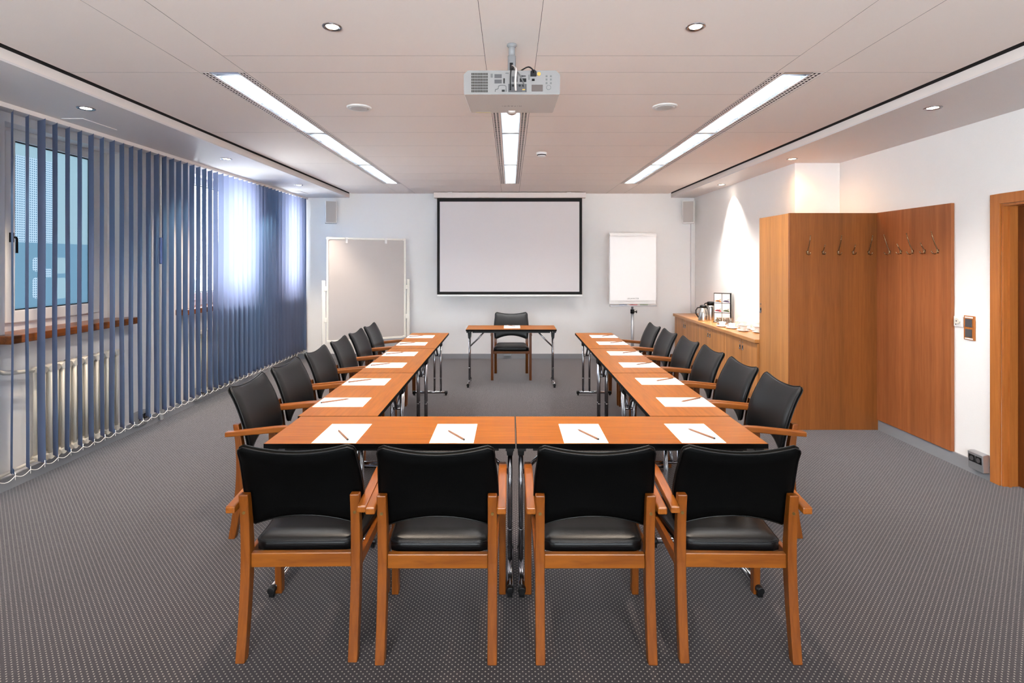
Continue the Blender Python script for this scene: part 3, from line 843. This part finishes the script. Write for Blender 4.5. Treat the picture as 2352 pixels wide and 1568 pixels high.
def back_pt(u, v):
    uu = ease(u)*2-1; vv = ease(v)
    zb = .505+.047*(1-uu*uu); zt = .868-.026*(1-uu*uu)
    z = zb+(zt-zb)*vv
    H = zt-zb; d = min(vv, 1-vv)*H; r = .030
    hw = .236+.010*sin(pi*min(1, vv*1.2)) - .003*vv
    if d < r: hw -= r*(1-sqrt(max(0, 1-(1-d/r)**2)))*.9
    x = uu*hw
    y = yc_back(z)+.020*uu*uu
    e = min(1, min(d, (1-abs(uu))*.24)/.045)
    s = (-.018-2*.105*(z-.5)/.365)/.365
    nrm = Vector((-.12*uu, 1, -s)).normalized()
    return Vector((x, y, z)), nrm, e
def seat_pt(u, v):
    uu = ease(u)*2-1; vv = ease(v)
    y = .075+vv*(.492-.075)
    hw = .203+(.236-.203)*min(1, vv*1.1)
    d = min(vv, 1-vv)*.42; r = .035
    if d < r: hw -= r*(1-sqrt(max(0, 1-(1-d/r)**2)))
    e = min(1, min(d, (1-abs(uu))*.23)/.06)
    z = .425-.01*sin(pi*vv)
    return Vector((uu*hw, y, z)), Vector((0, 0, 1)), e
def make_chair():
    t = thing('armchair', (0, 0, 0), 0, 'black leather and beech armchair', 'chair', None)
    bk = MB()
    cushion(back_pt, 18, 16, lambda e: .006+.014*sqrt(e), lambda e: .006+.012*min(1, e*1.5), bk, 0, 1)
    bo = bk.build('backrest', [M['leather'], M['leather_back']], t)
    pi_ = MB()
    loop = [(i/18, 0) for i in range(18)]+[(1, j/16) for j in range(16)]+[(1-i/18, 1) for i in range(18)]+[(0, 1-j/16) for j in range(16)]
    for sg, off in ((1, .007), (-1, .007)):
        pts = []
        for u, v in loop:
            p_, n_, e_ = back_pt(u, v); pts.append(p_+n_*off*sg)
        pi_.tube(pts, .0026, 6, closed=True)
    pi_.build('piping', M['leather'], bo)
    st = MB(); cushion(seat_pt, 16, 14, lambda e: .012+.030*(e**.5), lambda e: .024, st)
    so = st.build('seat', M['leather'], t)
    pts = [seat_pt(i/16, 0)[0]+Vector((0, 0, .012)) for i in range(16)]+[seat_pt(1, j/14)[0]+Vector((0, 0, .012)) for j in range(14)]+[seat_pt(1-i/16, 1)[0]+Vector((0, 0, .012)) for i in range(16)]+[seat_pt(0, 1-j/14)[0]+Vector((0, 0, .012)) for j in range(14)]
    MB().tube(pts, .003, 6, closed=True).build('piping', M['leather'], so)
    for s_ in (-1, 1):
        x0, x1 = (.204, .242) if s_ > 0 else (-.242, -.204)
        zs = [0, .1, .2, .3, .38, .46, .54, .62, .66]
        cen = [-.002, .016, .031, .043, .048, .047, .040, .029, .022]
        hw = [.0185, .020, .0215, .023, .024, .023, .020, .017, .016]
        out = [(c_+h_, z) for c_, h_, z in zip(cen, hw, zs)]+[(c_-h_, z) for c_, h_, z in list(zip(cen, hw, zs))[::-1]]
        lg = MB(); lg.prism(out, x0, x1, 'x'); l_ = lg.build('leg', M['chairwood'], t, .004)
        MB().cyl(((x0+x1)/2, .034-.0185-.003, .585), ((x0+x1)/2, .04, .585), .0065, 12).build('bolt', M['brass'], l_)
        x0, x1 = (.241, .274) if s_ > 0 else (-.274, -.241)
        lg = MB(); lg.prism([(.430, 0), (.468, 0), (.472, .35), (.462, .628), (.420, .636), (.424, .35)], x0, x1, 'x')
        lg.build('leg', M['chairwood'], t, .004)
        # arm
        top = [(-.022, .626), (.06, .634), (.16, .644), (.25, .653), (.31, .656), (.36, .652), (.40, .642), (.435, .625), (.462, .604)]
        bot = [(.452, .592), (.43, .606), (.40, .617), (.36, .623), (.31, .624), (.25, .620), (.16, .612), (.06, .604), (-.022, .598)]
        x0, x1 = (.2415, .279) if s_ > 0 else (-.279, -.2415)
        ar = MB(); ar.prism(top+bot, x0, x1, 'x'); am = ar.build('armrest', M['armwood'], t, .005)
        pg = MB(); pg.box((x0+x1)/2-.006, (x0+x1)/2+.006, .30, .306, .597, .622); pg.box((x0+x1)/2-.006, (x0+x1)/2+.006, .318, .324, .597, .622)
        pg.build('stacking_peg', M['steel'], am)
        # side rail
        x0, x1 = (.222, .243) if s_ > 0 else (-.243, -.222)
        MB().box(x0, x1, .06, .43, .350, .398).build('side_rail', M['chairwood'], t, .003)
    MB().box(-.204, .204, .036, .062, .352, .410).build('rear_rail', M['railwood'], t, .003)
    MB().box(-.243, .243, .436, .458, .358, .392).build('front_rail', M['railwood'], t, .003)
    return t
first = make_chair(); used = [False]
def place_chair(x, y, rz, label, group):
    c = first if not used[0] else copy_tree(first); used[0] = True
    c.location = (x, y, 0); c.rotation_euler = (0, 0, rz); c['label'] = label; c['group'] = group
    return c
G1 = 'armchairs in the near row with backs to the camera'
place_chair(-.853, 2.151, .015, 'black leather armchair seen from behind, leftmost in the near row', G1)
place_chair(-.295, 2.139, 0, 'black leather armchair seen from behind, second from left in the near row', G1)
place_chair(.343, 2.139, 0, 'black leather armchair seen from behind, third from left in the near row', G1)
place_chair(.918, 2.145, -.02, 'black leather armchair seen from behind, rightmost in the near row', G1)
ordn = ['nearest to the camera', 'second from the camera', 'third from the camera', 'fourth from the camera', 'fifth from the camera', 'farthest from the camera']
for i, y in enumerate((3.325, 3.886, 4.485, 5.085, 5.655, 6.215)):
    place_chair(-1.612, y, -pi/2+[.03, .0, 0, .02, 0, 0][i], 'black leather armchair on the window side, %s of the six' % ordn[i], 'armchairs on the window side')
for i, y in enumerate((3.33, 3.906, 4.495, 5.06, 5.65, 6.215)):
    place_chair([1.672, 1.68, 1.685, 1.68, 1.665, 1.655][i], y, pi/2+[-.01, 0, -.01, 0, 0, 0][i], 'black leather armchair on the cabinet side, %s of the six' % ordn[i], 'armchairs on the cabinet side')
place_chair(.014, 7.66, pi, 'black leather armchair facing the camera behind the single table', None)

# ------------------------------------------------------------------ paper and pencils
pp0 = thing('paper_sheet', (0, 0, .7402), 0, 'x', 'paper', None)
MB().box(-.105, .105, -.1485, .1485, 0, .0016).build('sheet', M['paper'], pp0)
text_mesh('printed_logo', 'NOP', .018, M['ink'], pp0, Matrix.Translation((.062, .132, .0018)), 1.0, .0001)
pc0 = thing('pencil', (0, 0, 0), 0, 'x', 'pencil', None)   # built along +y from its dark end
m_ = MB(); m_.tube([(0, .004, 0), (0, .155, 0)], .0046, 6); m_.tube([(0, .155, 0), (0, .172, 0)], [.0046, .0012], 6); m_.build('pencil_body', M['pencil'], pc0)
m_ = MB(); m_.tube([(0, 0, 0), (0, .0045, 0)], .0047, 6); m_.build('pencil_end', M['graphite'], pc0)
m_ = MB(); m_.tube([(0, .171, 0), (0, .176, 0)], [.0012, .0003], 6); m_.build('pencil_lead', M['graphite'], pc0)
up = [False]
def sheet(cx, cy, rz, tip, end, where, group):
    a = pp0 if not up[0] else copy_tree(pp0); b_ = pc0 if not up[0] else copy_tree(pc0); up[0] = True
    a.location = (cx, cy, .7402); a.rotation_euler = (0, 0, rz)
    a['label'] = 'white sheet of paper ' + where; a['group'] = 'paper sheets on the tables'
    R_ = Matrix.Rotation(rz, 3, 'Z'); T_ = R_ @ Vector((tip[0], tip[1], 0)); E_ = R_ @ Vector((end[0], end[1], 0))
    d = T_-E_
    b_.location = (cx+E_.x, cy+E_.y, .7402+.0016+.0043); b_.rotation_euler = (0, 0, math.atan2(d.y, d.x)-pi/2)
    b_['label'] = 'brown wooden pencil on the paper ' + where; b_['group'] = 'pencils on the paper sheets'
G = 'x'
sheet(-.8355, 2.68, 0, (-.045, .047), (.057, -.113), 'at the leftmost seat of the near row', G)
sheet(-.2785, 2.68, 0, (-.038, .03), (.058, -.113), 'at the second seat from left of the near row', G)
sheet(.360, 2.68, 0, (-.02, .05), (.064, -.108), 'at the third seat from left of the near row', G)
sheet(.918, 2.683, 0, (-.013, .06), (.069, -.10), 'at the rightmost seat of the near row', G)
for i, y in enumerate((3.164, 3.718, 4.327, 4.866, 5.475, 6.007)):
    sheet(-1.0215, y+.105, -pi/2+random.uniform(-.01, .01), (-.061, .0145), (.03, -.1245), 'at the window-side seat %s' % ordn[i], G)
for i, y in enumerate((3.167, 3.733, 4.337, 4.897, 5.518, 6.024)):
    sheet(1.066, y+.105, pi/2+random.uniform(-.01, .01), (-.01, .0275), (.085, -.1225), 'at the cabinet-side seat %s' % ordn[i], G)
sheet(.023, 7.03, 0, (-.02, .09), (.04, .02), 'on the single table before the screen', G)

# ------------------------------------------------------------------ tall cabinet, coat panel, sideboard
cab = thing('tall_cabinet', (2.65, 5.085, 0), 0, 'tall beech cabinet with coat hooks on its side, ending the counter', 'cabinet')
MB().box(0, .853, 0, .022, 0, 2.059).build('side_panel', M['beech_dark'], cab, .002)
c_ = MB(); c_.box(.022, .372, .022, .60, .06, .078); c_.box(.022, .37, .022, .612, 2.041, 2.059); c_.box(.35, .372, .022, .612, .06, 2.05)
c_.box(.004, .37, .594, .614, 0, 2.059); c_.box(.03, .05, .022, .60, 0, .15)
c_.build('carcass', M['beech'], cab)
dr = MB().box(-.0, .02, .024, .612, .15, 2.057).build('door', M['beech'], cab, .002)
pv = MB().box(.003, .02, .024, .612, 0, .146).build('plinth', M['beech'], cab, .001)
def cup_handle(x, y, z, parent):
    hh = MB(); hh.tube([(x, y, z-.035), (x-.004, y, z+.035)], .014, 14, sy=.5)
    a = MB()
    a.add([(x-.001, y+.016*cos(k*pi/10), z+.032*sin(k*pi/10)) for k in range(20)], [list(range(20))])
    a.add([(x-.004, y+.016*cos(k*pi/10), z+.032*sin(k*pi/10)) for k in range(20)], [list(range(20))])
    for k in range(20):
        j = (k+1) % 20
        a.add([(x-.001, y+.016*cos(k*pi/10), z+.032*sin(k*pi/10)), (x-.001, y+.016*cos(j*pi/10), z+.032*sin(j*pi/10)), (x-.004, y+.016*cos(j*pi/10), z+.032*sin(j*pi/10)), (x-.004, y+.016*cos(k*pi/10), z+.032*sin(k*pi/10))], [(0,1,2,3)])
    a.tube([(x-.004, y-.011, z-.012), (x-.012, y, z-.020), (x-.004, y+.011, z-.012)], .004, 8)
    o = a.build('handle', M['chrome'], parent)
    b_ = MB().box(x-.0055, x-.004, y-.008, y+.008, z-.004, z+.02).build('finger_hollow', M['black'], o)
    return o
cup_handle(0, .575, 1.085, dr)
MB().cyl((-.003, .575, 1.15), (0, .575, 1.15), .008, 14).build('lock', M['chrome'], dr)

pn = thing('coat_rack', (3.478, 4.654, 0), 0, 'tall beech wall panel with five metal hooks, between cabinet and light switches', 'coat rack')
MB().box(0, .0265, -.429, .429, .101, 2.06).build('back_board', M['beech_panel'], pn, .002)

# coat hooks
def hook(big, name='coat_hook'):
    m = MB()
    # wall at y=0, room towards -y
    if big:
        pts = [(0, -.055, .150), (0, -.044, .105), (0, -.026, .05), (0, -.012, .02), (0, -.007, .0), (0, -.010, -.018), (0, -.024, -.030), (0, -.042, -.026), (0, -.054, -.010)]
    else:
        pts = [(0, -.036, .062), (0, -.026, .04), (0, -.014, .018), (0, -.007, .0), (0, -.010, -.016), (0, -.022, -.026), (0, -.036, -.022), (0, -.044, -.010)]
    m.tube(pts, [.0035]+[.0042]*(len(pts)-2)+[.0035], 8)
    for p_ in (pts[0], pts[-1]):
        m.lathe([(.0001, -.0055), (.004, -.004), (.0055, 0), (.004, .004), (.0001, .0055)], c=p_, n=10)
    m.tube([(0, -.010, .0), (0, .0, .0)], [.007, .011], 12)
    m.tube([(0, -.002, .0), (0, .0, -.025)], [.007, .006], 8)
    return m
hb = {True: None, False: None}
def place_hook(big, loc, rz, parent):
    if hb[big] is None:
        o = hook(big).build('coat_hook', M['hook']); hb[big] = o
    else:
        o = hb[big].copy(); COL.objects.link(o)
    o.parent = parent
    o.location = Vector(loc)-parent.location; o.rotation_euler = (0, 0, rz)
for i, x in enumerate((2.82, 2.967, 3.112, 3.254, 3.402)): place_hook(i % 2 == 0, (x, 5.084, 1.69), 0, cab)
for i, y in enumerate((4.903, 4.763, 4.625, 4.491, 4.352)): place_hook(i % 2 == 0, (3.4775, y, 1.69), -pi/2, pn)

# sideboard units
seams = [(7.558, 8.56, 8.075), (6.583, 7.556, 7.083), (5.705, 6.581, 6.092)]
lb3 = ['beech sideboard unit at the far end by the front wall', 'middle beech sideboard unit under the thermos jugs', 'beech sideboard unit next to the tall cabinet, under the cups']
for (a, b2, s_), lb in zip(seams, lb3):
    t = thing('sideboard', (2.63, a, 0), 0, lb, 'cabinet', 'sideboard units')
    L = b2-a
    c_ = MB(); c_.box(.02, .39, 0, L, .06, .725); c_.box(.05, .39, 0, L, 0, .06)
    c_.build('carcass', M['beech'], t)
    MB().box(.012, .03, 0, L, 0, .145).build('plinth', M['beech'], t)
    for (d0, d1, hy) in ((0, s_-a, s_-a-.035), (s_-a, L, s_-a+.035)):
        d = MB().box(0, .02, d0+.0015, d1-.0015, .15, .72).build('door', M['beech'], t, .0015)
        cup_handle(0, hy, .625, d)
        MB().cyl((-.003, hy, .682), (0, hy, .682), .007, 12).build('lock', M['chrome'], d)
o = MB().box(2.605, 3.028, 5.702, 8.575, .727, .768).build('worktop', M['worktop'], None, .004)
tag(o, 'long beech worktop lying across the three sideboard units', 'worktop')
ZW = .768

# thermos jugs
def jug(x, y, r, h, tall, label, rz):
    t = thing('thermos_jug', (x, y, ZW), rz, label, 'thermos jug', 'steel thermos jugs')
    if tall:
        MB().lathe([(r*.96, 0), (r, .01), (r, h*.62), (r*.93, h*.74), (r*.80, h*.80)], n=28).build('body', M['steel'], t)
        MB().lathe([(r*.80, h*.78), (r*.80, h*.97), (r*.68, h), (.0, h)], n=28).build('lid', M['black'], t)
        m = MB(); m.tube([(r*.7, 0, h*.85), (r*1.15, 0, h*.93)], [.014, .006], 8); m.build('spout', M['black'], t)
        m = MB(); m.tube([(-r*.7, 0, h*.93), (-r*1.3, 0, h*.90), (-r*1.6, 0, h*.7), (-r*1.45, 0, h*.4), (-r*.95, 0, h*.2)], .008, 8); m.build('handle', M['black'], t)
    else:
        MB().lathe([(r*.97, 0), (r, .008), (r*.99, h*.3), (r*.93, h*.5), (r*.76, h*.68), (r*.66, h*.72), (r*.66, h*.84)], n=28).build('body', M['steel'], t)
        m = MB(); m.lathe([(r*.67, h*.69), (r*.67, h*.72)], n=28); m.lathe([(r*.68, h*.84), (r*.68, h*.95), (r*.55, h), (0, h)], n=28); m.build('lid', M['black'], t)
        m = MB(); m.tube([(-r*.66, 0, h*.86), (-r*1.15, 0, h*.84), (-r*1.48, 0, h*.68), (-r*1.45, 0, h*.45), (-r*1.0, 0, h*.22)], .008, 8); m.build('handle', M['black'], t)
        m = MB(); m.tube([(r*.5, 0, h*.88), (r*.95, 0, h*.80)], [.012, .006], 8); m.build('spout', M['black'], t)
        m = MB(); m.box(.005, .035, -r*.965, -r*.93, h*.38, h*.41); m.build('label_plate', M['white'], t)
    return t
jug(2.705, 7.506, .069, .218, False, 'squat steel thermos jug with black handle, in front on the worktop', 0)
jug(2.845, 7.60, .063, .260, True, 'taller steel thermos jug with black lid, behind the squat one', 0)

# tea box display
td = thing('tea_display', (2.808, 7.37, ZW), -.5, 'black upright tea display with six picture boxes on the worktop', 'tea display')
m = MB(); m.box(0, .215, .0, .006, 0, .40); m.box(0, .005, -.045, .01, 0, .40); m.box(.205, .215, -.045, .05, 0, .40); m.box(0, .215, -.045, .01, .394, .40)
for z in (.132, .264): m.box(0, .21, -.045, .0, z-.004, z+.002)
m.box(.103, .107, -.045, 0, 0, .40); m.box(-.01, .22, -.06, .06, 0, .006)
m.build('rack', M['black'], td)
cols6 = ['orange', 'violet', 'red', 'green', 'dgreen', 'violet']
for r_ in range(3):
    for c2 in range(2):
        x0 = .006+c2*.102; z0 = .396-(r_+1)*.130
        bx = MB().box(x0, x0+.096, -.042, -.002, z0, z0+.124).build('tea_box', M['paper'], td)
        cc = M[cols6[r_*2+c2]]
        m = MB()
        m.prism([(x0+.01+.076*k/10, z0+.018) for k in range(11)][:1]+[(x0+.088, z0+.008)]+[(x0+.048+.042*cos(pi*k/10), z0+.012+.026*sin(pi*k/10)) for k in range(11)], -.0432, -.042, 'y')
        m.build('cup_picture', cc, bx)
        m = MB(); m.prism([(x0+.026, z0+.018), (x0+.07, z0+.018), (x0+.064, z0+.027), (x0+.048, z0+.031), (x0+.032, z0+.027)], -.0440, -.0432, 'y'); m.build('drink_picture', M['dgrey'], bx)
        m = MB()
        for k in range(3): m.tube([(x0+.066+k*.006, -.0435, z0+.034), (x0+.070+k*.008, -.0435, z0+.052+k*.002)], .0016, 5)
        m.build('leaf_picture', M['green'] if cols6[r_*2+c2] != 'orange' else M['orange'], bx)

# cups, saucers, glasses
def lathe_thing(name, prof, mat, handle=False):
    m = MB().lathe(prof, n=24)
    if handle:
        r = prof[len(prof)//2][0]
        m.tube([(r*.9, 0, .045), (r+.018, 0, .044), (r+.022, 0, .03), (r+.012, 0, .016), (r*.72, 0, .014)], .003, 6)
    return m.build(name, mat, None, fix=False)
sauc = None; cup0 = None; gl0 = None
def saucer(x, y, z, lb):
    global sauc
    if sauc is None: sauc = lathe_thing('saucer', [(.0001, .004), (.03, .004), (.048, .009), (.074, .017), (.075, .014), (.05, .004), (.034, .0), (.0001, 0)], M['porcelain']); o = sauc
    else: o = sauc.copy(); COL.objects.link(o)
    o.location = (x, y, z); tag(o, lb, 'saucer', 'white saucers on the worktop')
def cup(x, y, z, rz, lb):
    global cup0
    if cup0 is None: cup0 = lathe_thing('coffee_cup', [(.0001, .0), (.022, 0), (.024, .004), (.036, .025), (.042, .052), (.043, .058), (.041, .058), (.034, .026), (.021, .007), (.0001, .006)], M['porcelain'], True); o = cup0
    else: o = cup0.copy(); COL.objects.link(o)
    o.location = (x, y, z); o.rotation_euler = (0, 0, rz); tag(o, lb, 'cup', 'white coffee cups on the worktop')
def glass(x, y, lb):
    global gl0
    if gl0 is None: gl0 = lathe_thing('drinking_glass', [(.0001, .0), (.028, 0), (.031, .02), (.033, .095), (.031, .095), (.029, .02), (.026, .008), (.0001, .008)], M['glassware']); o = gl0
    else: o = gl0.copy(); COL.objects.link(o)
    o.location = (x, y, ZW); tag(o, lb, 'glass', 'drinking glasses on the worktop')
stacks = [(2.70, 6.82, 1, 'single cup nearest the tea display'), (2.75, 6.64, 1, 'single cup second from the tea display'), (2.90, 6.56, 1, 'low cup between the single cups and the tall stacks'),
          (2.775, 6.38, 2, 'left double stack in front'), (2.90, 6.24, 2, 'right double stack by the cabinet'), (2.93, 6.78, 2, 'back double stack against the wall'), (2.95, 6.40, 2, 'second double stack against the wall')]
for (x, y, n, nm) in stacks:
    z = ZW
    for k in range(n):
        lv = '' if n == 1 else (', lower tier' if k == 0 else ', upper tier')
        saucer(x, y, z, 'white porcelain saucer of the %s%s' % (nm, lv)); cup(x, y, z+.0045, random.uniform(2.5, 4), 'white porcelain coffee cup of the %s%s' % (nm, lv))
        z += .0045+.0582
glass(2.735, 7.01, 'drinking glass closest to the tea display, at the left'); glass(2.81, 6.98, 'drinking glass in the middle before the tea display'); glass(2.88, 7.0, 'drinking glass nearest the back cups')

# ------------------------------------------------------------------ door, switches, sockets
dt = thing('door_1', (XR, 3.36, 0), 0, None, None); struct(dt)
f = MB()
f.box(-.018, 0, 3.82-3.36, 3.896-3.36, 0, 2.081); f.box(-.018, 0, 2.824-3.36, 2.90-3.36, 0, 2.081); f.box(-.018, 0, 2.90-3.36, 3.82-3.36, 2.01, 2.081)
f.build('door_casing', M['doorframe'], dt, .003)
f = MB()
f.box(0, .16, .445, .4599, 0, 2.009); f.box(0, .16, -.4599, -.445, 0, 2.009); f.box(0, .16, -.445, .445, 1.993, 2.009)
f.box(.03, .045, .430, .445, 0, 1.993)
f.build('door_jamb', M['doorframe'], dt)
lf = MB().box(.10, .14, -.443, .443, .006, 1.99).build('door_leaf', M['doorwood'], dt, .002)
h_ = MB(); h_.tube([(.10, -.37, 1.05), (.05, -.37, 1.05), (.045, -.36, 1.05), (.045, -.25, 1.05)], .009, 10); h_.build('door_handle', M['chrome'], lf)
f = MB().box(.16, .2, -.46, .46, 0, 2.0).build('door_backing', M['doorwood'], dt)

sw = thing('light_switch', (XR, 4.08, 1.0), 0, 'wooden double switch plate with two black rockers beside the door', 'switch')
MB().box(-.012, 0, -.048, .048, 0, .185).build('plate', M['doorframe'], sw, .004)
for z in (.022, .100): MB().box(-.017, -.012, -.030, .030, z, z+.062).build('rocker', M['dgrey'], sw, .002)
MB().box(-.0135, -.012, -.036, .036, .168, .178).build('label_strip', M['white'], sw); MB().box(-.0135, -.012, -.036, .036, .006, .016).build('label_strip', M['white'], sw)
th = thing('wall_socket', (XR, 4.180, 1.09), 0, 'white square wall socket with round knob at the edge of the coat panel', 'socket')
MB().box(-.012, 0, -.041, .041, 0, .082).build('plate', M['white'], th, .004)
MB().tube([(-.012, 0, .045), (-.024, 0, .045)], .024, 20).build('knob', M['offwhite'], th, .003)
MB().cyl((-.0245, 0, .045), (-.025, 0, .045), .006, 10).build('knob_centre', M['dgrey'], th)
MB().cyl((-.0135, .02, .018), (-.012, .02, .018), .005, 10).build('lamp_dot', M['dgrey'], th)
def floor_socket(x, y, rz, label, w=.13):
    t = thing('floor_socket', (x, y, .055), rz, label, 'socket', 'grey baseboard sockets')
    # faces -y locally
    m = MB(); m.prism([(0, 0), (-.045, 0), (-.052, .125), (-.03, .132), (0, .132)], -w/2, w/2, 'x'); m.build('socket_box', M['alu'], t, .003)
    for x_ in (-.028, .028):
        MB().box(x_-.026, x_+.026, -.0525, -.047, .055, .107).build('socket', M['black'], t, .002)
        MB().cyl((x_, -.0545, .081), (x_, -.052, .081), .017, 16).build('socket_ring', M['dgrey'], t)
floor_socket(XR-.014, 3.965, -pi/2, 'grey metal double socket box on the baseboard beside the door')
floor_socket(XL+.014, 5.06, pi/2, 'grey double socket on the left baseboard just beyond the near radiator')
floor_socket(XL+.014, 6.00, pi/2, 'grey double socket on the left baseboard below the middle window')
floor_socket(-.05, YB-.015, 0, 'grey socket box on the front baseboard behind the single chair', .12)

# ------------------------------------------------------------------ world
W_ = bpy.data.worlds.new('World'); S.world = W_; W_.use_nodes = True
bg = W_.node_tree.nodes.get('Background') or W_.node_tree.nodes.new('ShaderNodeBackground')
bg.inputs[0].default_value = (.93, .97, 1.0, 1); bg.inputs[1].default_value = 11.5

# ------------------------------------------------------------------ camera
cam = bpy.data.cameras.new('Camera'); co = bpy.data.objects.new('Camera', cam); COL.objects.link(co)
co.location = (0, 0, 1.6); co.rotation_euler = (pi/2, 0, 0)
cam.sensor_fit = 'HORIZONTAL'; cam.sensor_width = 36
cam.lens = 1230/2352*36
cam.shift_x = (1176-1172)/2352
cam.shift_y = -(784-600)/2352
cam.clip_start = .05
S.camera = co

S.view_settings.view_transform = 'Standard'; S.view_settings.look = 'None'
S.view_settings.gamma = 1; S.view_settings.use_curve_mapping = False
S.view_settings.exposure = 1.38
S.cycles.max_bounces = 10; S.cycles.diffuse_bounces = 6; S.cycles.transparent_max_bounces = 12
S.cycles.sample_clamp_indirect = 6
S.cycles.caustics_reflective = False; S.cycles.caustics_refractive = False
